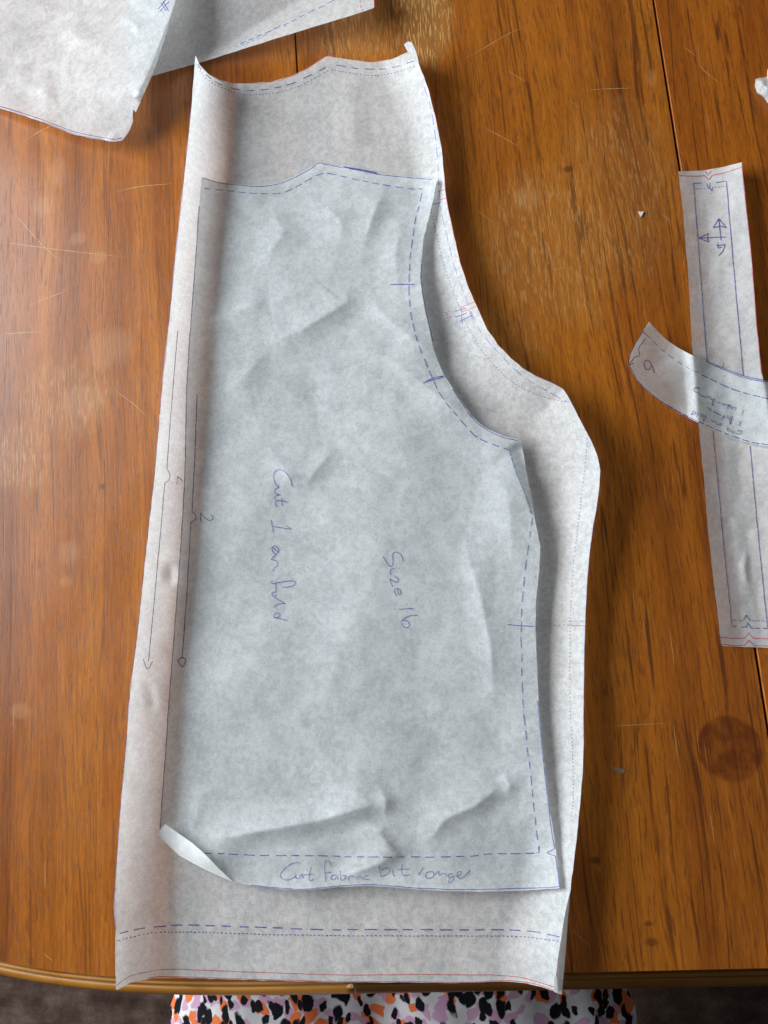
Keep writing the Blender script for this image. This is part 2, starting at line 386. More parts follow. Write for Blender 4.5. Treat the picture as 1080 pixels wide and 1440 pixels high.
# superellipse-like left leaf that starts straight at the seam and curves away
best = None
for n in np.linspace(1.8, 3.2, 29):
    for A in np.linspace(0.3, 1.4, 45):
        Bq = 0.52
        err = 0
        for p in lf:
            d = min(abs(p[0]-SX1)/A, 0.999); err += (YB + Bq*(1-(1-d**n)**(1/n)) - p[1])**2
        if best is None or err < best[0]: best = (err, n, A)
NEXP, LA = best[1], best[2]
YT = YB+2*0.52; YC = YB+0.52
print('leaf fit', best)
PROF = [(.0160, 0), (.0154, -.0003), (.0150, -.0010), (.0148, -.0050), (.0143, -.0056), (.0136, -.0036), (.0120, -.0026), (.0106, -.0030), (.0101, -.0062), (.0094, -.0068),
        (.0086, -.0046), (.0066, -.0046), (.0042, -.0056), (.0022, -.0076), (.0008, -.0102), (0, -.0132), (.0006, -.0160), (.0024, -.0185), (.0055, -.0200), (.0500, -.0200)]
def skew(o):
    for v_ in o.data.vertices: v_.co.y += SK*(v_.co.x-SX0)
table = empty('dining_table', (0, YC, FZ))
tag(table, 'worn orange-brown wooden drop-leaf table with moulded edge lying under the papers', 'table')
M_W1, M_W2, M_W3 = wood('teak_veneer_left', 1.3, (0.93, 0.95, 1.2), ringk=.40, porek=.40), wood('teak_veneer_middle', 4.1), wood('teak_veneer_right', 7.7, (1.0, 0.93, 0.85))
M_EDGE = moulding()
def leaf(name, curve, nrm, seam_x, mat, label):
    """curve: outer points from near to far end, nrm: outward normals; other side closed along the seam"""
    N = len(curve); sgn = np.sign(curve[:, 0].mean()-seam_x)
    rings = []
    for ins, z in PROF:
        q = curve-nrm*ins
        if sgn < 0: q[:, 0] = np.minimum(q[:, 0], seam_x)
        else: q[:, 0] = np.maximum(q[:, 0], seam_x)
        q[0, 0] = q[-1, 0] = seam_x
        rings.append([(x, y, z) for x, y in q])
    V = [v for r in rings for v in r]; F = []
    top = list(range(N)); F.append(tuple(top if sgn > 0 else top[::-1]))
    me = mesh_obj(name, V[:N], [F[0]], mat, table, smooth=False)
    tag(me, label)
    Vm = []; Fm = []
    for r in rings: Vm += r
    for k in range(len(rings)-1):
        for i in range(N-1):
            a, b, c, d = k*N+i, k*N+i+1, (k+1)*N+i+1, (k+1)*N+i
            Fm.append((a, d, c, b) if sgn > 0 else (a, b, c, d))
    m = len(rings)-1; Fm.append(tuple(range(m*N, m*N+N)))
    # seam side
    for k in range(len(rings)-1):
        Fm.append((k*N, (k+1)*N, (k+1)*N+N-1, k*N+N-1))
    mo = mesh_obj('edge_moulding', Vm, Fm, M_EDGE, me)
    mo.data.polygons.foreach_set('use_smooth', [len(p.vertices) == 4 for p in mo.data.polygons])
    skew(me); skew(mo)
    return me
def leaf_curve(A, n, sx, sgn):
    th = np.linspace(-math.pi/2, math.pi/2, 161)
    x = sx+sgn*A*np.abs(np.cos(th))**(2/n); y = YC+0.52*np.sign(np.sin(th))*np.abs(np.sin(th))**(2/n)
    c = np.stack([x, y], 1); c = resample(c, 0.006)
    t = np.gradient(c, axis=0); t /= np.linalg.norm(t, axis=1)[:, None]
    nn = np.stack([t[:, 1], -t[:, 0]], 1)*(1 if sgn > 0 else -1)
    if sgn < 0: nn = np.stack([-t[:, 1], t[:, 0]], 1)
    nn[0] = (0, -1); nn[-1] = (0, 1)
    return c, nn
GAP = 0.0013
AR = 0.0008
c, nn = leaf_curve(LA, NEXP, SX1-GAP, -1); leaf('left_leaf', c, nn, SX1-GAP, M_W1, 'left drop leaf with curved end and dull sheen')
c, nn = leaf_curve(LA, NEXP, SX2+GAP+AR, 1); rl = leaf('right_leaf', c, nn, SX2+GAP+AR, M_W3, 'narrow strip of the right drop leaf')
def arris(x, host):                            # rounded long edge that catches the light beside the joint
    prof = [(AR, 0), (AR*.55, -.0002), (AR*.2, -.0007), (0, -.0016), (0, -.018)]
    V = [(x+a, y, z) for y in (YB+.016, YT-.016) for a, z in prof]; n = len(prof)
    skew(mesh_obj('seam_arris', V, [(k, k+n, k+n+1, k+1) for k in range(n-1)], M_W3, host))
arris(SX2+GAP, rl)
# middle board: straight ends with the same moulding, small rounded arris along the seams
xa, xb = SX1+GAP*.4, SX2-GAP*.4
Vm = []; Fm = []; K = len(PROF)
mid = mesh_obj('middle_board', [(xa, YB+.016, 0), (xb, YB+.016, 0), (xb, YT-.016, 0), (xa, YT-.016, 0)], [(0, 1, 2, 3)], M_W2, table, smooth=False)
for (x) in (xa, xb):
    for ins, z in PROF: Vm.append((x, YB+ins, z))
    for ins, z in PROF: Vm.append((x, YT-ins, z))
for k in range(K-1):
    Fm.append((k, k+1, 2*K+k+1, 2*K+k)); Fm.append((K+k, 2*K+K+k, 2*K+K+k+1, K+k+1))
Fm.append((K-1, 2*K-1, 4*K-1, 3*K-1))
for s, o_ in ((0, 1), (2*K, -1)):
    Fm.append(tuple([s+k for k in range(K)]+[s+K+k for k in range(K-1, -1, -1)]))
mo = mesh_obj('edge_moulding', Vm, Fm, M_EDGE, mid)
mo.data.polygons.foreach_set('use_smooth', [len(p.vertices) == 4 for p in mo.data.polygons])
skew(mid); skew(mo)
# turned legs (under the board)
prof = [(0.028, 0), (0.028, .10), (.018, .12), (.024, .14), (.016, .18), (.024, .38), (.020, .56), (.028, .59), (.028, .72)]
Vl = []; Fl = []
for r, z in prof:
    for k in range(16): Vl.append((r*math.cos(k*math.pi/8), r*math.sin(k*math.pi/8), z))
for j in range(len(prof)-1):
    for k in range(16): Fl.append((j*16+k, j*16+(k+1) % 16, (j+1)*16+(k+1) % 16, (j+1)*16+k))
lg = None
for (x, y) in ((SX1+.05, YB+.30), (SX2-.05, YB+.30), (SX1+.05, YT-.1), (SX2-.05, YT-.1)):
    if lg is None: lg = mesh_obj('leg', Vl, Fl, M_EDGE, table); o = lg
    else: o = lg.copy(); COL.objects.link(o)
    o.location = (x, y, FZ)
# scratches one can pick out: thin pale cuts lying on the boards
M_SCR = ink('bare_wood_scratch', (0.60, 0.36, 0.15), 0.6)
def table_line(name, lines, width, mat, lift=0.00012):
    V = []; F = []
    for pl in lines:
        pl = resample(smooth_pl(pl), 4); t = np.gradient(pl, axis=0); t /= np.linalg.norm(t, axis=1)[:, None]; nr = np.stack([-t[:, 1], t[:, 0]], 1)
        wv = width*.5*np.clip(np.sin(np.linspace(0.15, math.pi-.15, len(pl))), .2, 1)*(1+.4*vnoise(pl[:, 0]/6, pl[:, 1]/6, 2))
        A, B = P(pl+nr*wv[:, None], lift), P(pl-nr*wv[:, None], lift); o = len(V); n = len(pl); V += list(A)+list(B)
        for k in range(n-1): F.append((o+k, o+k+1, o+n+k+1, o+n+k))
    return mesh_obj(name, V, F, mat, table, smooth=False)
SCR = [[(652, 84), (690, 62), (718, 46), (740, 38)], [(672, 175), (705, 192), (732, 208)], [(668, 294), (682, 304), (695, 313)], [(683, 344), (700, 352), (708, 370), (710, 388)],
       [(825, 127), (850, 125), (888, 124)], [(800, 140), (815, 152)], [(775, 380), (803, 375)], [(982, 60), (985, 92), (1001, 108), (1017, 120)], [(962, 66), (980, 80)],
       [(843, 1023), (900, 1019), (938, 1017)], [(805, 1307), (817, 1319), (831, 1331)], [(839, 1215), (848, 1231)], [(715, 100), (738, 114)], [(930, 300), (944, 312)], [(855, 1035), (862, 1040)],
       [(0, 340), (90, 352), (180, 362)], [(20, 300), (60, 345), (90, 372)], [(160, 270), (200, 262), (245, 258)], [(30, 200), (75, 176), (120, 172)], [(0, 470), (60, 466)], [(160, 548), (190, 570), (210, 590)], [(60, 1340), (75, 1352)], [(40, 430), (95, 408)]]
for s in SCR: table_line('scratch', [s], 0.8, M_SCR)

# ------------------------------------------------------------------ big trouser pattern piece
O_LEFT = [(275, 78), (270, 139), (264, 199.5), (256.6, 268), (247, 355), (239.5, 435), (228.6, 537), (217, 669), (205, 778), (193.6, 887), (186, 945), (182, 980), (176.7, 1055), (171, 1114), (165.5, 1188), (162, 1247), (160, 1281), (163, 1307), (162, 1321.5), (162, 1358.5), (163, 1393)]
O_BOT = [(182, 1382.6), (208, 1376.5), (234, 1374.5), (271, 1375.5), (345, 1378), (419, 1380), (493, 1381.5), (560, 1381.5), (640, 1382.6), (677, 1381.6), (709, 1380), (740, 1382.6), (759, 1387), (778, 1394)]
O_RIGHT = [(785, 1345), (793, 1292), (802, 1253), (809, 1195), (813, 1157), (816, 1129), (818, 1103), (820, 1084), (821, 1043), (820.4, 1020), (821, 980), (822, 911), (824, 852), (826, 813), (830, 770.6), (833.6, 743), (838.7, 716), (843, 685), (844.5, 661.7), (840.6, 642), (831, 619), (815.6, 590), (804, 567), (798, 556), (792, 547), (777, 538.5), (753, 528), (732.6, 516), (718, 503), (700, 484), (685, 463), (670, 430), (658.5, 404), (646.7, 368), (638, 330), (629, 288), (626, 267), (625, 250), (621, 207), (613, 169), (604, 131), (589, 89)]
O_TOP = [(573.6, 73.4), (549, 83.7), (522, 87.5), (496, 84), (473, 81), (460, 78.7), (448, 85.6), (431, 97), (408, 108), (382, 115), (355, 117), (329, 117), (310, 113), (293, 104), (281, 91)]
OUT = np.array(O_LEFT+O_BOT+O_RIGHT+O_TOP, float)
_rl = np.array([(790, 1399)]+O_RIGHT)
def h_outer(uv):
    uv = np.asarray(uv, float); v = uv[:, 1]
    dl, _, _ = poly_dist(uv, O_LEFT); dr, _, _ = poly_dist(uv, _rl)
    Wl = np.interp(v, [80, 250, 600, 1000, 1400], [62, 64, 70, 80, 92]); Al = np.interp(v, [80, 250, 700, 1150, 1290, 1400], [.034, .031, .030, .028, .025, .024])
    zl = Al*np.clip(1-dl/Wl, 0, 1)**1.5
    Wr = np.interp(v, [60, 250, 450, 560, 660, 800, 1000, 1250, 1400], [60, 45, 60, 75, 78, 62, 60, 75, 95])
    Ar = np.interp(v, [60, 250, 450, 540, 640, 740, 880, 1100, 1250, 1400], [.018, .014, .015, .017, .021, .018, .014, .015, .018, .022])
    zr = Ar*np.clip(1-dr/Wr, 0, 1)**1.8
    zt = .003*np.clip(1-(v-80)/60, 0, 1)**2
    z = .0009+zl+zr+zt
    z = z+.0007*(vnoise(uv[:, 0]/70, v/80, 21)+.5)+.00022*vnoise(uv[:, 0]/22, v/26, 22)
    z = z+crease(uv, [(500, 90), (497, 160), (500, 235)], .0010, 26, 30, .3)                       # soft upright wave
    z = z+crease(uv, [(560, 100), (575, 230)], .0008, 24, 24, .3)
    z = z+crease(uv, [(790, 620), (790, 740), (775, 860)], -.0006, 30, 30, .3)
    z = z+crease(uv, [(235, 788), (242, 808), (238, 830)], .0016, 10, 14, .4)
    z = z+crease(uv, [(205, 950), (215, 985), (212, 1010)], .0010, 10, 12, .4)
    return np.maximum(z, .0006)
big = empty('pattern_piece', tuple(P1(490, 760)))
tag(big, 'largest white tracing-paper trouser pattern with curved crotch edge, lying under the smaller one', 'paper pattern', 'paper sewing patterns')
S1 = Sheet('sheet', OUT, h_outer, M_PAPER, big)
def flap(name, outline, hfun, parent, mat=M_PAPER, step=3.0, label=None):
    s = Sheet(name, np.array(outline, float), hfun, mat, parent, step, 0.15)
    if label: tag(s.obj, label)
    return s
def plane_h(a, b, c):                          # height through three (u, v, z)
    A = np.array([[q[0], q[1], 1] for q in (a, b, c)]); s = np.linalg.solve(A, np.array([q[2] for q in (a, b, c)]))
    return lambda uv: np.asarray(uv)[:, 0]*s[0]+np.asarray(uv)[:, 1]*s[1]+s[2]
flap('curled_corner', [(573.6, 73.4), (568, 62.5), (573.6, 58), (579, 59.5), (585, 72), (589.5, 90), (582, 82)], plane_h((573.6, 73.4, .0195), (589.5, 90, .0195), (572, 58, .029)), big, label='tip of the sheet curling over at the waist')
flap('curled_edge', [(802.5, 1252), (798.6, 1292), (795.5, 1339), (790, 1399), (778, 1394.5), (785, 1345), (793, 1292)], plane_h((790, 1292, .0185), (778, 1394, .0225), (795.5, 1350, .012)), big, label='edge of the sheet rolled over, showing its grey underside')
# pen work
S1.marks('cutting_line', [O_LEFT[1:-3]], M_VIOLET, 0.9)
top_c = [(277, 88), (285, 100), (296, 110), (311, 119), (334, 126), (356, 127), (384, 124), (410, 117.5), (435, 106), (462, 92)]
S1.ink('stitching_line', [top_c, [(469, 91), (497, 95.5), (522, 97.5), (551, 95), (582, 86)]], M_BLUE, 1.1, (12, 9))
S1.ink('dotted_line', [[(278, 94), (288, 108), (303, 119), (325, 128), (345, 133), (384, 131), (412, 124), (437, 113), (461, 99)], [(466, 98), (497, 103), (522, 106), (551, 103), (584, 93)]], M_DOT, 1.1, (2.2, 2.6))
S1.marks('cutting_line', [[q for q in O_TOP[1:]][::-1]], M_PINK, 0.8)
S1.ink('stitching_line', [[(594, 115), (606, 155), (613, 205), (617, 262), (618, 288), (627, 328), (637, 368), (649, 404), (661, 436), (674, 464), (692, 487), (712, 508), (736, 530), (760, 545), (784, 558), (799, 566)]], M_BLUEPALE, 1.0, (13, 8))
S1.ink('dotted_line', [[(605, 288), (612, 322), (622, 365), (634, 402), (645, 430), (656, 456), (674, 488), (695, 514), (720, 537), (750, 553), (775, 561), (800, 566)]], M_DOT, 1.0, (2.2, 2.4))
S1.ink('dotted_line', [[(826, 605), (824, 640), (819, 689), (813, 735.6), (805.6, 798), (801.7, 872), (801, 980), (804, 1040), (806, 1103), (804, 1150)]], M_DOT, 0.9, (2.2, 2.8))
S1.marks('cutting_line', [O_RIGHT[6:28]], M_VIOLET, 0.8)
S1.marks('cutting_line', [O_RIGHT[30:41]], M_PINK, 0.9)
S1.marks('notch_mark', [[(608, 287), (614, 286), (620, 284)], [(640, 438), (655, 433)], [(640, 446), (656, 440)], [(648, 444), (650, 455)], [(646, 452), (664, 443)], [(660, 436), (664, 449)]], M_BLUE, 1.0)
S1.ink('notch_mark', [[(625, 440), (641, 436)], [(627, 447), (643, 443)], [(626, 443), (632, 441)]], M_DOT, 1.0, (2.4, 2.2))
S1.marks('notch_mark', [[(646, 433), (667, 424)], [(650, 438), (670, 430)], [(648, 435), (649, 440)], [(616, 270), (626, 266)], [(618, 281), (629, 278)]], M_RED, 0.9)
S1.ink('notch_mark', [[(798, 873), (821, 873.6)]], M_DOT, 0.9, (6, 2))
S1.ink('notch_mark', [[(777, 879), (801, 879)]], M_DOT, 0.9, (3, 3))
S1.marks('notch_mark', [[(802, 879.5), (823, 879.5)]], M_RED, 1.0)
bd = [(164, 1314), (190, 1307.5), (212, 1304), (260, 1301), (345, 1303), (456, 1307), (560, 1307), (646, 1307.6), (709, 1307.6), (747, 1310), (772, 1314), (790, 1318)]
S1.ink('stitching_line', [bd], M_BLUE, 1.5, (15, 10))
S1.ink('dotted_line', [[(164, 1323), (182, 1318.5), (219, 1311.5), (271, 1311), (345, 1313), (456, 1315.6), (560, 1316), (709, 1316.5), (747, 1318.6), (788, 1324)]], M_BLUE, 1.4, (2.6, 3.0))
S1.marks('hem_line', [[(164, 1386), (182, 1373), (208, 1366.7), (234, 1363.2), (271, 1363.7), (382, 1368), (493, 1371), (560, 1370.4), (583, 1370), (646, 1370.6), (696, 1371), (728, 1374), (753, 1380), (779, 1388)]], M_RED, 1.0)
S1.marks('hem_line', [[(x, y-1.3) for x, y in O_BOT[1:]]], M_RED, 1.0)
S1.ink('grain_line', [[(250, 465), (242, 560), (234.5, 659)], [(234.5, 659), (239, 668), (237, 676), (232, 679), (231, 688)], [(231, 688), (222, 790), (209, 930)], [(201.5, 927), (207, 941), (215, 930)]], M_NAVY, 1.1)
S1.ink('handwriting', [[(256.5, 676), (249.4, 669.8)], [(249.4, 669.8), (248.6, 681)]], M_NAVY, 1.1, smooth=False)

# ------------------------------------------------------------------ smaller trouser pattern piece on top
I_LEFT = [(283, 249), (280, 290), (276, 350), (271, 420), (263, 537), (259.7, 669), (254, 770), (244, 906), (238, 980), (234, 1040), (225, 1166)]
I_BOT = [(222, 1174), (252.6, 1203), (289.6, 1223), (327, 1240), (345, 1244), (382, 1249), (416, 1252), (445, 1250.5), (475, 1247.5), (516, 1245.5), (552, 1247.5), (583, 1250.5), (624, 1253), (677, 1254), (740, 1252.5), (787, 1249)]
I_RIGHT = [(786, 1240), (780, 1182), (773.5, 1141), (767, 1087), (762, 1040), (757, 980), (755, 930), (753, 883), (754, 844.5), (758, 805.6), (760, 768.6), (753, 735.6), (749, 708), (739.5, 658), (732.6, 619), (706, 612.6), (682, 601), (664, 586), (649.6, 565), (635, 543), (624, 526.7), (609.6, 492.6), (604, 463), (598, 439), (593, 409.6), (591, 386), (593, 362), (595, 338.5), (600.7, 315), (608, 285), (615, 252)]
I_TOP = [(572, 248), (534, 244), (496, 237), (462, 230.6), (447.5, 228), (435, 236.7), (416, 247), (393, 257), (367, 261), (332.5, 259), (306, 255.6)]
INN = np.array(I_LEFT+I_BOT+I_RIGHT+I_TOP, float)
def _facet_layer(seed, dist, amp, n, spots=None):
    rg = np.random.default_rng(seed); keep = []; z = []
    for p in rg.uniform((170, 190), (830, 1300), (n, 2)):
        if all(np.hypot(*(p-q)) > dist for q in keep):           # facet corners keep their distance
            keep.append(p)
            k = 1.0 if spots is None else min(1.0, .22+sum(e[4]*math.exp(-((p[0]-e[0])/e[2])**2-((p[1]-e[1])/e[3])**2) for e in spots))
            z.append(rg.uniform(0, 1)*amp*k)
    for p in ((0, 0), (1000, 0), (1000, 1500), (0, 1500)): keep.append(np.array(p, float)); z.append(0.0)
    return Facets(keep, z)
_F1 = _facet_layer(12, 85, .0046, 900)
_F2 = _facet_layer(15, 40, .0024, 2500, [(440, 430, 120, 70, 1.0), (560, 1150, 150, 70, 1.0), (700, 1110, 70, 60, .8), (430, 310, 170, 60, .7), (570, 480, 70, 80, .6), (420, 680, 80, 60, .5), (340, 560, 80, 90, .4), (720, 740, 50, 120, .6), (300, 1130, 70, 60, .6)])
def FAC(uv): return _F1(uv)+_F2(uv)
def h_inner(uv):
    uv = np.asarray(uv, float); u, v = uv[:, 0], uv[:, 1]
    z = h_outer(uv)+.0011
    dr, _, _ = poly_dist(uv, I_RIGHT); db, _, _ = poly_dist(uv, I_BOT[3:]); dl, _, _ = poly_dist(uv, I_LEFT)
    Ar = np.interp(v, [250, 330, 400, 470, 540, 620, 700, 800, 950, 1150, 1250], [.001, .003, .0058, .0045, .002, .004, .0055, .005, .003, .0014, .001])
    z = z+Ar*np.clip(1-dr/62, 0, 1)**1.5
    z = z+.0035*np.clip(1-db/30, 0, 1)**1.4*sstep(340, 440, u)*sstep(800, 640, u)
    q = sstep(10, 90, dl)
    z = z+q*(.0012*(vnoise(u/110, v/120, 31)+.6)+.0003*vnoise(u/50, v/55, 32))
    z = z+q*FAC(uv)
    C = [([(262, 464), (332, 439), (372, 421), (392, 416)], .0040, 34, 70, .35), ([(366, 422), (400, 417), (442, 412)], .0022, 24, 40, .4), ([(374, 484), (424, 465), (452, 447), (486, 426), (496, 390)], .0042, 70, 36, .35),
         ([(505, 412), (566, 465), (618, 506)], .0032, 60, 34, .4), ([(530, 490), (600, 545), (680, 602)], .0032, 70, 36, .4), ([(644, 735), (676, 840), (690, 910), (696, 1020)], .0036, 70, 34, .4), ([(690, 640), (716, 700), (722, 800)], .0022, 40, 60, .45),
         ([(280, 1186), (370, 1168), (450, 1154), (556, 1122)], .0052, 46, 30, .3), ([(500, 1158), (534, 1172), (548, 1190), (570, 1212)], .0040, 20, 44, .4), ([(570, 1196), (530, 1216), (462, 1240)], .0038, 26, 44, .4), ([(534, 1104), (543, 1128), (541, 1152)], .0026, 20, 34, .5),
         ([(592, 1200), (626, 1152), (668, 1134), (720, 1092)], .0040, 50, 26, .4), ([(706, 1080), (716, 1104), (714, 1128)], .0024, 30, 20, .5), ([(290, 1090), (275, 1150), (260, 1190)], .0018, 34, 34, .5),
         ([(372, 270), (398, 326), (360, 386)], .0030, 44, 60, .5), ([(430, 270), (478, 308), (484, 366)], .0028, 40, 60, .5), ([(544, 254), (524, 305), (506, 360)], .0032, 34, 50, .45), ([(566, 290), (556, 360), (562, 430)], .0020, 26, 40, .5),
         ([(372, 622), (408, 672), (436, 706)], .0024, 50, 30, .5), ([(420, 698), (442, 664), (478, 620)], .0026, 46, 30, .5), ([(300, 570), (352, 520), (388, 476)], .0026, 60, 40, .5)]
    for pl, a, wl, wr, tp in C: z = z+crease(uv, pl, a, wl, wr, tp, 2.0)
    d, s, t = poly_dist(uv, [(712, 626), (724, 658), (739.5, 697), (749, 734)])                      # rolled edge by the crotch point
    z = z+np.where(s < 0, -.004*np.clip(d/14, 0, 1), 0)*sstep(0, .1, t)*sstep(0, .15, 1-t)*(d < 40)
    fl_ = np.exp(-((u-262)**2/50**2+(v-1205)**2/34**2)); z = z+.0015*fl_
    return np.maximum(z, h_outer(uv)+.0009)
small = empty('pattern_piece', tuple(P1(500, 760, .002)))
tag(small, 'crumpled white paper pattern reading Size 16, lying on the largest pattern sheet', 'paper pattern', 'paper sewing patterns')
S2 = Sheet('sheet', INN, h_inner, M_PAPER2, small, 3.0, 0.35)
fb = lambda uv: h_outer(uv)
def h_flap(uv):
    d, s, t = poly_dist(uv, [(222, 1174), (252.6, 1203), (289.6, 1223), (328, 1240)])
    return h_inner(uv)+.0012+.0060*np.clip(d/19, 0, 1)**.8
flap('folded_corner', [(232, 1158.5), (221, 1174), (252.6, 1203.5), (289.6, 1223.5), (328, 1240.5), (308, 1222), (290, 1203), (271, 1186)], h_flap, small, M_FOLD, 2.5, 'corner of the sheet folded up, bright white')
flap('overhanging_strip', [(479, 231.5), (500, 236), (528, 242), (531, 244.5), (505, 242), (482, 236.5)], lambda uv: h_inner(uv)+.0006, small, M_PAPER2, 2.5)
S2.marks('cutting_line', [[(284, 250), (306, 256.5), (332.5, 260), (367, 262), (393, 258), (417, 248), (436, 237.7), (447.5, 229.5), (462, 232), (496, 238.5), (534, 245.5), (572, 249.5), (608, 252.5)]], M_BLUE, 1.0)
S2.marks('cutting_line', [[(482, 234.5), (505, 238.5), (530, 243)], [(490, 237), (515, 241), (529, 243.5)], [(486, 235.5), (508, 239), (526, 242)]], M_BLUE, 1.4, lift=.0013)
S2.ink('stitching_line', [[(284, 265), (317, 268), (351.5, 271.6), (389.5, 272), (408, 267), (431, 254.5), (450, 245), (465, 244), (496, 251.5), (534, 259), (572, 265), (594, 266)]], M_BLUE, 1.0, (11, 6))
S2.ink('stitching_line', [[(594, 266), (589, 290.6), (584, 309), (577, 359), (575, 398), (577, 439), (584, 469), (596, 504), (608, 531), (623, 561), (652.6, 596), (670, 614), (691, 624), (715, 632.5)]], M_BLUE, 1.2, (11, 6))
S2.ink('stitching_line', [[(749, 722), (747, 738), (741, 782), (735.6, 829), (732.5, 879.5), (733.6, 930), (735, 980), (740, 1040), (747, 1097), (751, 1141), (758, 1197)]], M_BLUE, 1.1, (13, 8))
S2.ink('stitching_line', [[(715, 628), (724, 659), (739.5, 698), (747, 722)]], M_BLUE, 0.9, (16, 2))
S2.ink('stitching_line', [[(282, 1200), (323, 1201), (360, 1203), (419, 1203), (520, 1205), (614, 1205), (662, 1204), (687, 1201), (755, 1200)]], M_BLUE, 1.3, (12, 7))
S2.marks('cutting_line', [[(352.6, 1244.5), (382, 1248), (419, 1250.5), (445, 1249), (475, 1246), (516, 1244), (552, 1246), (583, 1248.5), (646, 1251), (700, 1250), (740, 1249), (783, 1247), (786, 1243), (781, 1204)], [(780, 1194), (775, 1165), (768, 1105), (762, 1050), (756, 985)]], M_BLUE, 1.1)
S2.marks('cutting_line', [[(593, 372), (592, 390), (594.5, 412), (599.5, 440), (606, 468), (609, 480)], [(636, 547), (650, 567.5), (664.5, 588.5), (682, 603), (706, 614.5), (728, 619.5)]], M_BLUE, 1.0)
S2.ink('fold_line', [I_LEFT[1:]], M_NAVY, 1.2, lift=.0004)
S2.marks('notch_mark', [[(549, 400), (583, 400)], [(595, 538.5), (609, 534), (624, 529.5)], [(599, 536), (612, 530.5), (624, 528.5)], [(714, 878), (733, 880), (751, 881)]], M_BLUE, 1.2)
S2.marks('notch_mark', [[(780, 1193), (768.7, 1199), (781, 1204)], [(758, 1189), (758, 1199), (754, 1199)]], M_BLUE, 1.0, smooth=False)
S2.ink('grain_line', [[(277, 554), (274, 640), (270, 719.5)], [(270, 719.5), (275, 725), (274, 731), (268.5, 735)], [(268.5, 735), (263, 830), (256, 926)], [(250, 929), (256.5, 938), (261, 928), (256, 925), (250, 929)]], M_NAVY, 1.2)
S2.ink('handwriting', [[(296, 723.5), (300, 727.5), (296, 732), (289, 728.5), (282, 721.5)], [(282, 721.5), (282.4, 733)]], M_NAVY, 1.1)
def tr(lines, ox, oy, sc): return [[(ox+x/sc, oy+y/sc) for x, y in l] for l in lines]
cut1 = [[(190, 205), (180, 160), (150, 115), (105, 95), (75, 115), (68, 150), (80, 190), (105, 212)], [(105, 212), (82, 224), (75, 242), (86, 256), (115, 262)], [(115, 262), (86, 268), (75, 280), (84, 296)], [(168, 312), (110, 300), (85, 306), (80, 325), (92, 341)], [(122, 285), (125, 335)],
        [(52, 430), (68, 512)], [(60, 470), (185, 490)], [(185, 490), (150, 465)],
        [(95, 640), (62, 608), (58, 622), (75, 650), (100, 642), (97, 612), (72, 598), (58, 612)], [(88, 652), (52, 690)], [(52, 690), (88, 698), (95, 728), (72, 745), (65, 765)],
        [(62, 828), (50, 838), (66, 848), (120, 838), (180, 830), (210, 835), (212, 850), (190, 865), (150, 872), (125, 870)], [(82, 845), (85, 905)], [(85, 905), (62, 905), (58, 925), (74, 938), (86, 922)], [(75, 940), (145, 980)], [(145, 980), (95, 984), (72, 1005)], [(104, 1040), (78, 1046), (70, 1068), (88, 1076), (112, 1056), (100, 1040)], [(72, 1070), (115, 1080), (160, 1092)]]
size16 = [[(923, 700), (915, 665), (885, 640), (860, 645), (853, 665), (858, 700), (850, 735), (832, 730), (810, 700), (790, 668)], [(870, 748), (845, 755), (838, 775), (845, 790)], [(893, 745), (900, 749)], [(868, 800), (890, 815), (888, 838), (865, 835), (838, 818)], [(838, 818), (845, 848), (860, 872)],
          [(888, 885), (895, 920), (910, 912), (905, 890), (885, 880), (868, 890), (870, 910), (882, 928)], [(890, 1018), (988, 1012)], [(1022, 1058), (980, 1058), (940, 1075), (912, 1095), (920, 1125), (945, 1140), (965, 1130), (960, 1105), (940, 1090), (918, 1092)]]
longer = [[(150, 122), (110, 130), (65, 165), (52, 190), (65, 210), (100, 212), (130, 195)], [(130, 180), (135, 205), (150, 205), (165, 180), (170, 205)], [(215, 145), (202, 200), (210, 220), (228, 205)], [(175, 188), (228, 182)],
          [(290, 222), (285, 140), (295, 110), (310, 118), (318, 140)], [(283, 178), (320, 172)], [(345, 188), (325, 190), (318, 208), (335, 212), (350, 192), (354, 214)], [(365, 165), (370, 214), (390, 206), (394, 190), (374, 192)], [(410, 215), (412, 195), (440, 195)], [(448, 210), (452, 195)], [(458, 212), (464, 195), (478, 198), (480, 212)], [(515, 190), (495, 195), (490, 210), (515, 210)],
          [(570, 140), (580, 195)], [(580, 195), (605, 186), (626, 165), (608, 150), (584, 164)], [(640, 160), (645, 190), (656, 192)], [(652, 138), (656, 141)], [(690, 130), (688, 175), (700, 192), (728, 185)], [(665, 160), (732, 155)],
          [(800, 150), (775, 188)], [(850, 170), (820, 175), (812, 195), (830, 206), (855, 192), (852, 170)], [(855, 192), (884, 166), (882, 190), (904, 178), (918, 182), (922, 194)], [(955, 180), (932, 185), (938, 204), (960, 190), (955, 216), (932, 230), (940, 208)], [(970, 196), (1000, 180), (994, 168), (978, 180), (986, 205), (1010, 200), (1045, 165)]]
tag(S2.ink('handwriting', tr(cut1, 370, 640, 4.696), M_BLUE, 1.0, lift=.0004, jit=.1), 'handwritten words Cut 1 on fold')
tag(S2.ink('handwriting', tr(size16, 370, 640, 4.696), M_BLUE, 1.0, lift=.0004, jit=.1), 'handwritten words Size 16')
tag(S2.ink('handwriting', tr(longer, 380, 1180, 3.724), M_BLUE, 0.9, lift=.0004, jit=.1), 'handwritten words Cut fabric bit longer')

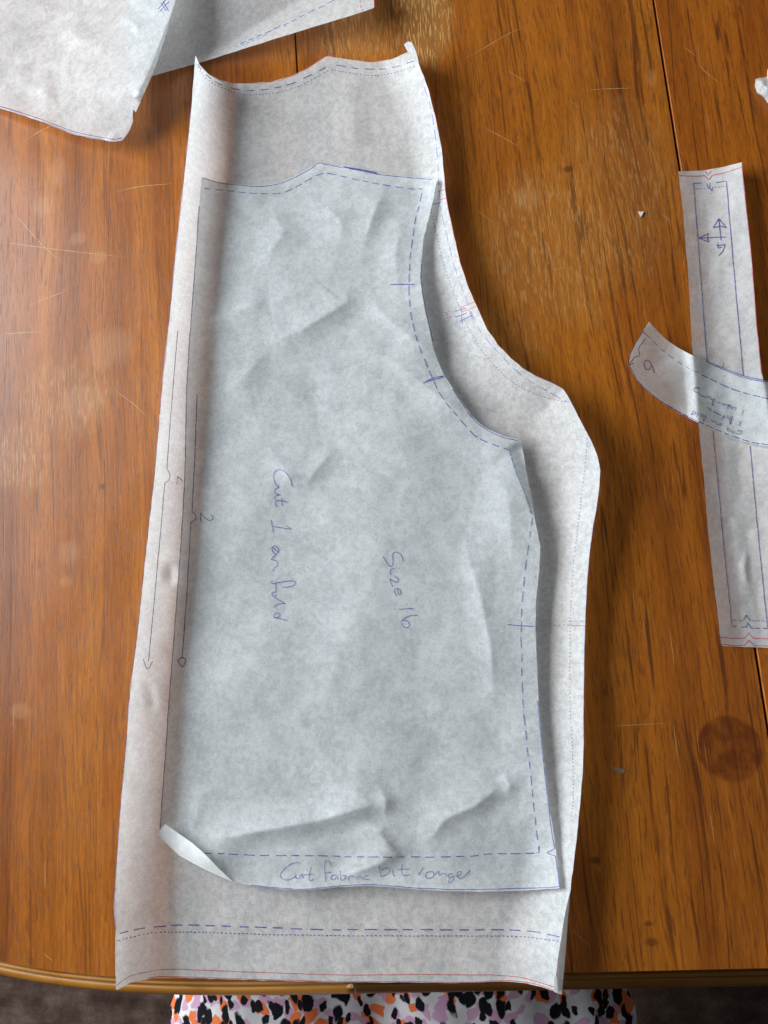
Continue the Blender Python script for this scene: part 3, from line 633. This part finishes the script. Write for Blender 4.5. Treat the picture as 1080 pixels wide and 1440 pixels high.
# ------------------------------------------------------------------ sheets in the far left corner
FARB = [(188, -60), (184, 40), (190, 114), (210, 108), (275, 90), (395, 52), (500, 20), (527, 11), (526, 0), (512, -60)]
def h_farb(uv):
    uv = np.asarray(uv, float)
    d, s, t = poly_dist(uv, [(272, 87), (430, -3), (520, -55)])
    lift = np.where(s > 0, .034*np.clip(d/95, 0, 1)**.92, 0)
    cont = np.where(s < 0, .027*np.clip(d/190, 0, 1)**1.1, 0)
    return .0012+cont+lift+.0006*(vnoise(uv[:, 0]/50, uv[:, 1]/50, 41)+.4)
farb = empty('pattern_piece', tuple(P1(350, 20)))
tag(farb, 'grey-white pattern sheet in the far corner with its long edge turned up', 'paper pattern', 'paper sewing patterns')
S3 = Sheet('sheet', np.array(FARB, float), h_farb, M_PAPER, farb, 3.5, 0.3)
S3.ink('stitching_line', [[(335, 62), (360, 52), (385, 41), (410, 30), (440, 15), (470, 0)]], M_BLUEPALE, 1.0, (9, 5))
S3.ink('dotted_line', [[(330, 66), (350, 59), (372, 49), (392, 36), (402, 36)]], M_BLUEPALE, 0.8, (4, 4))
S3.ink('notch_mark', [[(506, -5), (507, 8), (511, 16)]], M_RED, 0.7, (4, 2))
S3.marks('cutting_line', [[(526, 0), (526.3, 10)]], M_RED, 0.8)
def _facets2():
    rg = np.random.default_rng(5); pts = [rg.uniform((-70, -70), (280, 215)) for _ in range(46)]; z = [rg.uniform(0, .0034) for _ in pts]
    for p in ((-200, -200), (400, -200), (400, 400), (-200, 400)): pts.append(np.array(p, float)); z.append(0.0)
    return Facets(pts, z)
FAC2 = _facets2()
def h_fara(uv):
    uv = np.asarray(uv, float); u, v = uv[:, 0], uv[:, 1]
    dr, _, _ = poly_dist(uv, [(262, -40), (247, 0), (230, 45), (210, 95), (190, 140), (186, 172), (180, 188)]); db, _, _ = poly_dist(uv, [(0, 152), (60, 172), (100, 188), (172, 197)])
    z = .006+.026*np.clip(1-dr/150, 0, 1)**1.2*sstep(215, 120, v)+.004*np.clip(1-db/40, 0, 1)**1.4
    z = z+.0012*vnoise(u/60, v/55, 51)+FAC2(uv)
    for pl, a, wl, wr in [([(10, 100), (60, 128), (115, 178)], .0022, 34, 24), ([(100, 112), (150, 100), (190, 84)], .0022, 22, 26), ([(165, 20), (190, 34), (200, 50)], .0020, 16, 10), ([(80, 30), (120, 60), (170, 70)], .0016, 26, 22)]: z = z+crease(uv, pl, a, wl, wr, .35, 1.2)
    return z
fara = empty('pattern_piece', tuple(P1(90, 70)))
tag(fara, 'bright white pattern sheet with rounded corner at the far left, lying over the grey one', 'paper pattern', 'paper sewing patterns')
FARA = [(-60, -60), (-60, 132), (0, 152), (20, 158), (60, 172), (100, 188), (130, 195), (160, 200), (172, 197), (180, 188), (184, 178), (187, 171), (186, 160), (190, 143), (201, 118), (212, 93), (222, 66), (231, 44), (240, 22), (247, 0), (262, -60)]
S4 = Sheet('sheet', np.array(FARA, float), h_fara, M_PAPER2, fara, 3.2, 0.5)
def h_under(uv): return np.maximum(np.minimum(h_fara(uv)-.004, .016), h_farb(uv)+.0008)
flap('lower_layer', [(240, 20), (236, 40), (222, 84), (213, 108), (191, 158), (184, 150), (196, 110), (220, 50)], h_under, fara, M_PAPER, 3, 'second layer of the same sheet showing along its edge')
S4.marks('cutting_line', [[(0, 149.5), (30, 158.5), (60, 168.5), (100, 184), (130, 191), (160, 195.5), (171, 194)]], M_NAVY, 1.0)
S4.marks('cutting_line', [[(60, 171), (100, 187), (130, 194), (158, 199)]], M_VIOLET, 0.9)
S4.marks('notch_mark', [[(222, 13), (233, 0)], [(224, 16), (238, 2)], [(229, 2), (237, 15)], [(226, 4), (234, 15)]], M_BLUE, 1.0)

# ------------------------------------------------------------------ straight strip marked 4
ST = [(954, 241), (960.7, 302), (968, 389), (974, 500), (982.5, 600), (989, 662), (996, 750), (1006, 837.5), (1014, 906), (1016, 908.5), (1080, 911), (1128, 911), (1116, 830), (1098, 700), (1080, 570), (1071.5, 526), (1064, 453), (1057, 360), (1049.7, 293), (1044, 237.5), (1043, 228), (1017.6, 234.6), (988, 240)]
def h_strip(uv):
    uv = np.asarray(uv, float); v = uv[:, 1]
    dr, _, _ = poly_dist(uv, ST[11:21]); dl, _, _ = poly_dist(uv, ST[:9])
    z = .0010+np.interp(v, [228, 300, 500, 900], [.011, .009, .006, .008])*np.clip(1-dr/55, 0, 1)**1.6+np.interp(v, [228, 450, 600, 900], [.003, .004, .005, .006])*np.clip(1-dl/34, 0, 1)**1.6
    return z+.0005*(vnoise(uv[:, 0]/30, v/45, 61)+.4)+crease(uv, [(1050, 770), (1046, 800), (1052, 830)], .0012, 8, 8)+.0003*vnoise(uv[:, 0]/14, v/16, 62)
strip = empty('pattern_piece', tuple(P1(1030, 570)))
tag(strip, 'long straight paper strip marked 4 with red ends and two crossed arrows', 'paper pattern', 'paper sewing patterns')
S5 = Sheet('sheet', np.array(ST, float), h_strip, M_PAPER3, strip, 3.0, 0.3)
z3 = lambda L: tr(L, 860, 220, 3.427); z4 = lambda L: tr(L, 860, 600, 4.0)
S5.marks('cutting_line', z3([[(326, 92), (400, 96), (448, 92)], [(484, 90), (540, 79), (630, 51)], [(448, 92), (468, 114), (484, 90)], [(452, 70), (464, 92), (480, 66)]]), M_RED, 1.0, smooth=False)
S5.marks('cutting_line', [[(1042.6, 230), (1049, 293), (1056.3, 360), (1063.4, 453), (1070.5, 526)]], M_RED, 0.9)
S5.ink('stitching_line', z3([[(395, 130), (425, 520), (460, 992)], [(553, 118), (590, 560), (635, 1056)], [(395, 130), (430, 127)], [(503, 126), (553, 118)]])+z4([[(570, 25), (625, 600), (678, 1125)], [(778, 110), (828, 650), (876, 1130)]]), M_NAVY, 1.1)
S5.ink('dotted_line', z3([[(398, 157), (460, 155)], [(490, 150), (550, 143)], [(466, 175), (486, 185)]]), M_DOT, 1.0, (3, 2))
S5.marks('notch_mark', z3([[(458, 130), (468, 158), (476, 126)], [(474, 150), (482, 168), (488, 148)]]), M_BLUE, 1.0, smooth=False)
S5.marks('grain_arrow', z3([[(527, 405), (517, 300)], [(490, 343), (517, 298), (553, 345), (527, 335), (490, 343)], [(552, 388), (420, 393)], [(466, 370), (420, 393), (470, 412), (460, 392), (466, 370)]]), M_NAVY, 1.15, smooth=False)
tag(S5.ink('handwriting', z3([[(510, 416), (513, 443), (530, 436)], [(505, 431), (546, 424), (536, 455), (516, 479)]]), M_NAVY, 1.15, smooth=False), 'handwritten figure 4')
S5.ink('stitching_line', z4([[(680, 1125), (698, 1125)], [(728, 1128), (756, 1126)], [(782, 1133), (832, 1134)], [(850, 1134), (900, 1134)]]), M_NAVY, 1.1)
S5.ink('dotted_line', z4([[(682, 1087), (745, 1089)], [(782, 1091), (876, 1094)]]), M_DOT, 1.1, (4, 3))
S5.marks('notch_mark', z4([[(742, 1088), (756, 1058), (780, 1092)], [(758, 1128), (763, 1100), (782, 1132)]]), M_NAVY, 1.0, smooth=False)
S5.marks('cutting_line', z4([[(612, 1184), (680, 1190), (750, 1189), (770, 1157), (796, 1191), (900, 1193)], [(618, 1224), (680, 1230), (750, 1228), (771, 1200), (800, 1231), (900, 1233)]]), M_RED, 1.0, smooth=False)

# ------------------------------------------------------------------ curved facing marked 6
FC_TOP = [(912.5, 452.6), (922.7, 463.7), (936, 477), (953, 488.5), (974, 500), (994, 509), (1017.6, 519), (1044, 529), (1064, 534), (1080, 536.5), (1125, 541)]
FC_BOT = [(1125, 634), (1080, 627.6), (1058, 624), (1035, 617.5), (1012, 608), (982.5, 595), (956, 582), (936, 570), (912.5, 552.7), (895, 535), (886, 517.6), (883, 509), (886, 497), (895, 480), (904, 465)]
FC = np.array(FC_TOP+FC_BOT, float)
def h_face(uv):
    uv = np.asarray(uv, float)
    ins = 1-sstep(0, 22, np.maximum(0, np.interp(uv[:, 1], [452, 635], [972, 986])-uv[:, 0]))
    base = np.where(ins > 0, np.maximum(h_strip(uv)*ins, .0008), .0008)
    dl, _, _ = poly_dist(uv, FC_BOT[8:]); db, _, _ = poly_dist(uv, FC_BOT)
    z = base+.0009+.009*np.clip(1-dl/50, 0, 1)**1.6+.002*np.clip(1-db/25, 0, 1)
    dt, _, _ = poly_dist(uv, FC_TOP[:5]); z = z+.003*np.clip(1-dt/30, 0, 1)**1.5
    return z+.0003*(vnoise(uv[:, 0]/22, uv[:, 1]/25, 71)+1)
face = empty('pattern_piece', tuple(P1(985, 545)))
tag(face, 'curved paper facing pattern marked 6, lying across the long strip', 'paper pattern', 'paper sewing patterns')
S6 = Sheet('sheet', FC, h_face, M_PAPER3, face, 3.0, 0.3)
S6.ink('stitching_line', z3([[(160, 852), (200, 890), (240, 930), (300, 975), (360, 1015), (430, 1050)]]), M_NAVY, 0.8, (8, 6))
S6.ink('stitching_line', z3([[(428, 1050), (500, 1085), (580, 1120), (660, 1145), (754, 1166), (840, 1176)]]), M_NAVY, 1.2, (12, 4))
S6.marks('cutting_line', z3([[(150, 845), (168, 858)], [(455, 987), (500, 1008), (545, 1030), (632, 1064), (700, 1080), (760, 1087)], [(540, 1022), (632, 1056), (700, 1072), (760, 1081)]]), M_BLUE, 1.0)
S6.marks('cutting_line', [[(x+1, y-.6) for x, y in FC_BOT[5:]]], M_VIOLET, 1.1)
S6.ink('stitching_line', [[(x, y-2) for x, y in FC_BOT[1:8]]], M_NAVY, 1.3, (10, 3))
S6.marks('notch_mark', tr([[(517, 90), (519, 155)], [(420, 122), (519, 155)]], 960, 500, 9), M_NAVY, 1.1, lift=.0006)
S6.ink('grain_line', z3([[(162, 875), (148, 900), (130, 925), (136, 960), (114, 966), (88, 998)], [(84, 968), (84, 1002), (106, 996)]]), M_NAVY, 1.1)
tag(S6.ink('handwriting', z3([[(206, 1044), (196, 1012), (180, 985), (162, 984), (156, 1004), (164, 1024), (182, 1024), (190, 1006)]]), M_NAVY, 1.2), 'handwritten figure 6')
t6 = [[(690, 958), (712, 948), (742, 956), (745, 980), (715, 994), (668, 987)], [(652, 950), (655, 980), (632, 985), (624, 950)], [(624, 950), (606, 940), (600, 968)], [(560, 900), (575, 965)], [(592, 925), (553, 936)],
      [(490, 860), (480, 885), (455, 876), (465, 855), (490, 862)], [(455, 876), (428, 868)], [(430, 860), (412, 838), (392, 830), (376, 836), (365, 803)],
      [(265, 842), (276, 815), (300, 762), (272, 770), (258, 830)], [(262, 752), (244, 776), (226, 752), (245, 738), (262, 752)], [(172, 778), (195, 718)], [(168, 712), (146, 730), (152, 746), (172, 730)], [(105, 752), (142, 690)], [(120, 744), (150, 742)],
      [(735, 832), (715, 890)], [(590, 872), (602, 850), (630, 768), (606, 776), (594, 830), (610, 862)], [(590, 790), (570, 800), (564, 776), (585, 768), (558, 758)], [(488, 812), (512, 764)], [(512, 764), (535, 760), (530, 786), (504, 780)], [(488, 755), (455, 745), (434, 724)], [(440, 738), (405, 712), (396, 698), (400, 724)], [(345, 702), (352, 682), (330, 664), (312, 656)],
      [(770, 683), (745, 757)], [(660, 692), (675, 665), (655, 648), (632, 655), (620, 672), (600, 642)], [(565, 668), (586, 618)], [(612, 636), (553, 620)], [(540, 632), (520, 600), (508, 625), (490, 610)], [(482, 602), (458, 588), (440, 606), (430, 600)],
      [(375, 632), (386, 600), (405, 543), (386, 555), (370, 610), (382, 632)], [(378, 560), (356, 552), (346, 540), (365, 533), (340, 528)], [(322, 542), (308, 518), (335, 518)], [(290, 532), (278, 512)], [(270, 522), (250, 504), (236, 520), (215, 490), (198, 470)], [(204, 474), (170, 466), (140, 440), (150, 410), (190, 404), (220, 416)]]
tag(S6.ink('handwriting', tr(t6, 960, 500, 9), M_NAVY, 0.95, lift=.0004, jit=.05), 'handwritten words cut on fold, 1 fabric, 1 interfacing')

# ------------------------------------------------------------------ small things on the table
def scrap():
    ol = np.array([(1063, 112), (1068, 109), (1078, 108), (1079, 96), (1100, 92), (1130, 110), (1126, 150), (1098, 156), (1082, 148), (1074, 138), (1065, 131), (1062, 122)], float)
    def hh(uv):
        d, _, _ = poly_dist(uv, np.vstack([ol, ol[:1]])); return .0006+.010*np.clip(d/18, 0, 1)**.7+.0022*vnoise(uv[:, 0]/7, uv[:, 1]/7, 81)*np.clip(d/8, 0, 1)
    e = empty('tissue_scrap', tuple(P1(1095, 122)))
    tag(e, 'small crumpled white tissue scrap at the right, beyond the long strip', 'tissue')
    Sheet('crumpled_sheet', ol, hh, M_PAPER2, e, 2.2, 1.2)
scrap()
def chip(name, outline, z, mat, label, cat):
    c = np.mean(outline, axis=0); V = list(P(outline, z))+list(P(outline, 0.0002)); n = len(outline)
    F = [tuple(range(n))[::-1]]+[(i, (i+1) % n, n+(i+1) % n, n+i) for i in range(n)]
    o = mesh_obj(name, V, F, mat, None, smooth=False); tag(o, label, cat); return o
M_CHIP = plain('pale_chip', (0.62, 0.58, 0.52)); M_SMEAR = plain('dried_glue', (0.16, 0.125, 0.10), 0.35)
chip('paper_chip', [(897, 297.5), (905.5, 297.5), (902, 304.5), (900.5, 304.5)], .0010, M_CHIP, 'tiny pale triangular chip on bare wood between largest pattern and strip', 'chip')
chip('glue_smear', [(858, 1078), (864, 1078.5), (870, 1080), (877, 1081), (880, 1085), (876, 1087.5), (869, 1084.5), (861, 1081)], .0004, M_SMEAR, 'small grey dried smear on wood left of the round dark stain', 'smear')

# ------------------------------------------------------------------ person at the near edge
def print_cloth():
    T = NT('spotted_cloth')
    pos = T.n('ShaderNodeNewGeometry').outputs['Position']
    wv = T.n('ShaderNodeTexNoise', i={'Vector': pos, 'Scale': 48.0, 'Detail': 3}).outputs[1]
    wv = T.n('ShaderNodeVectorMath', operation='SCALE', i={0: wv, 'Scale': 0.020}).outputs[0]
    p = T.n('ShaderNodeVectorMath', operation='ADD', i={0: pos, 1: wv}).outputs[0]
    def spots(rot, sc, loc, th, keep):
        q = T.mapping(p, rot=(0, 0, rot), scale=sc, loc=loc)
        v = T.n('ShaderNodeTexVoronoi', voronoi_dimensions='2D', i={'Vector': q, 'Scale': 1.0, 'Randomness': 0.9})
        sep = T.n('ShaderNodeSeparateColor', i={0: v.outputs['Color']})
        return T.math('MULTIPLY', T.mapr(v.outputs['Distance'], th+.05, th-.05), T.math('LESS_THAN', sep.outputs[0], keep))
    col = T.mix(T.mapr(T.noise(pos, 50, 3), .3, .7), (0.55, 0.54, 0.56), (0.72, 0.71, 0.72))
    col = T.mix(spots(.3, (74, 100, 1), (0, 0, 0), .48, .66), col, (0.56, 0.33, 0.48))
    col = T.mix(spots(-.4, (72, 92, 1), (5, 2, 0), .44, .42), col, (0.74, 0.18, 0.06))
    col = T.mix(spots(.5, (76, 50, 1), (1, 7, 0), .34, .60), col, (0.006, 0.006, 0.010))
    col = T.mix(spots(.9, (120, 76, 1), (9, 3, 0), .36, .5), col, (0.008, 0.008, 0.012))
    weave = T.noise(pos, 1400, 2)
    bm = T.n('ShaderNodeBump', i={'Strength': 0.3, 'Distance': 0.0006, 'Height': weave}).outputs[0]
    s = T.n('ShaderNodeBsdfPrincipled', i={'Base Color': col, 'Roughness': 0.85, 'Normal': bm, 'Specular IOR Level': 0.15})
    return T.out(s.outputs[0])
LAPZ = -0.135
xl, xr = P1(218, 1420, LAPZ)[0], P1(880, 1420, LAPZ)[0]; cx = (xl+xr)/2; hw = (xr-xl)/2
person = empty('person', (cx, YB-.2, FZ))
tag(person, 'person seated at the near table edge, lap in white cloth spotted pink, orange and black', 'person')
# body: hips, thighs, shins and feet as one skinned surface
J = {'pel': (cx, YB-.30, LAPZ-.10), 'wst': (cx, YB-.34, LAPZ+.02)}
bv = [J['wst'], J['pel']]; be = [(0, 1)]; br = [.13, .14]
for s in (-1, 1):
    k = len(bv); bv += [(cx+s*.09, YB-.26, LAPZ-.10), (cx+s*.105, YB-.05, LAPZ-.085), (cx+s*.11, YB+.16, LAPZ-.085), (cx+s*.11, YB+.17, LAPZ-.30), (cx+s*.11, YB+.15, FZ+.07), (cx+s*.115, YB+.27, FZ+.03)]
    be += [(1, k), (k, k+1), (k+1, k+2), (k+2, k+3), (k+3, k+4), (k+4, k+5)]; br += [.085, .078, .060, .054, .036, .030]
me = bpy.data.meshes.new('body'); me.from_pydata(bv, be, []); me.materials.append(plain('skin', (0.50, 0.30, 0.22), 0.55, .06))
bo = bpy.data.objects.new('body', me); COL.objects.link(bo); bo.parent = person; bo.matrix_parent_inverse = Matrix.Translation(-Vector(person.location))
sk = bo.modifiers.new('skin', 'SKIN'); sk.use_smooth_shade = True
for i, r in enumerate(br): me.skin_vertices[0].data[i].radius = (r, r)
me.skin_vertices[0].data[1].use_root = True
bo.modifiers.new('sub', 'SUBSURF').levels = 1
# dress: cloth stretched over both thighs, falling at the sides, rising to the waist
NX, NY = 90, 60; V = []; F = []
for j in range(NY+1):
    y = YB+.24-.64*j/NY; back = sstep(YB-.22, YB-.40, y)
    for i in range(NX+1):
        a = (i/NX*2-1); th = a*2.35
        w_ = hw*(1.0+.05*back)-.030+.40*min(max(YB+.02-y, 0), .11)
        xx = math.sin(th*math.pi/2/1.6)*w_ if abs(th) < 1.6 else math.copysign(w_, th)*(1-.04*(abs(th)-1.6))
        zz = LAPZ-.006-.055*max(0, abs(math.sin(min(abs(th), 1.6)*math.pi/2/1.6)))**5-(.20*(abs(th)-1.6)/.75 if abs(th) > 1.6 else 0)
        zz += -.022*math.exp(-(xx/.035)**2)*(1-float(back))                                     # dip between the thighs
        zz += .16*float(back)**1.5-.02*float(sstep(YB+.10, YB+.24, y))
        fold = .0060*float(vnoise(np.array([xx*26+y*9]), np.array([y*11-xx*5]), 91)[0])+.0030*float(vnoise(np.array([xx*60]), np.array([y*30]), 92)[0])
        V.append((cx+xx, y, zz+fold))
for j in range(NY):
    for i in range(NX):
        o = j*(NX+1)+i; F.append((o, o+NX+1, o+NX+2, o+1))
mesh_obj('dress', V, F, print_cloth(), person)
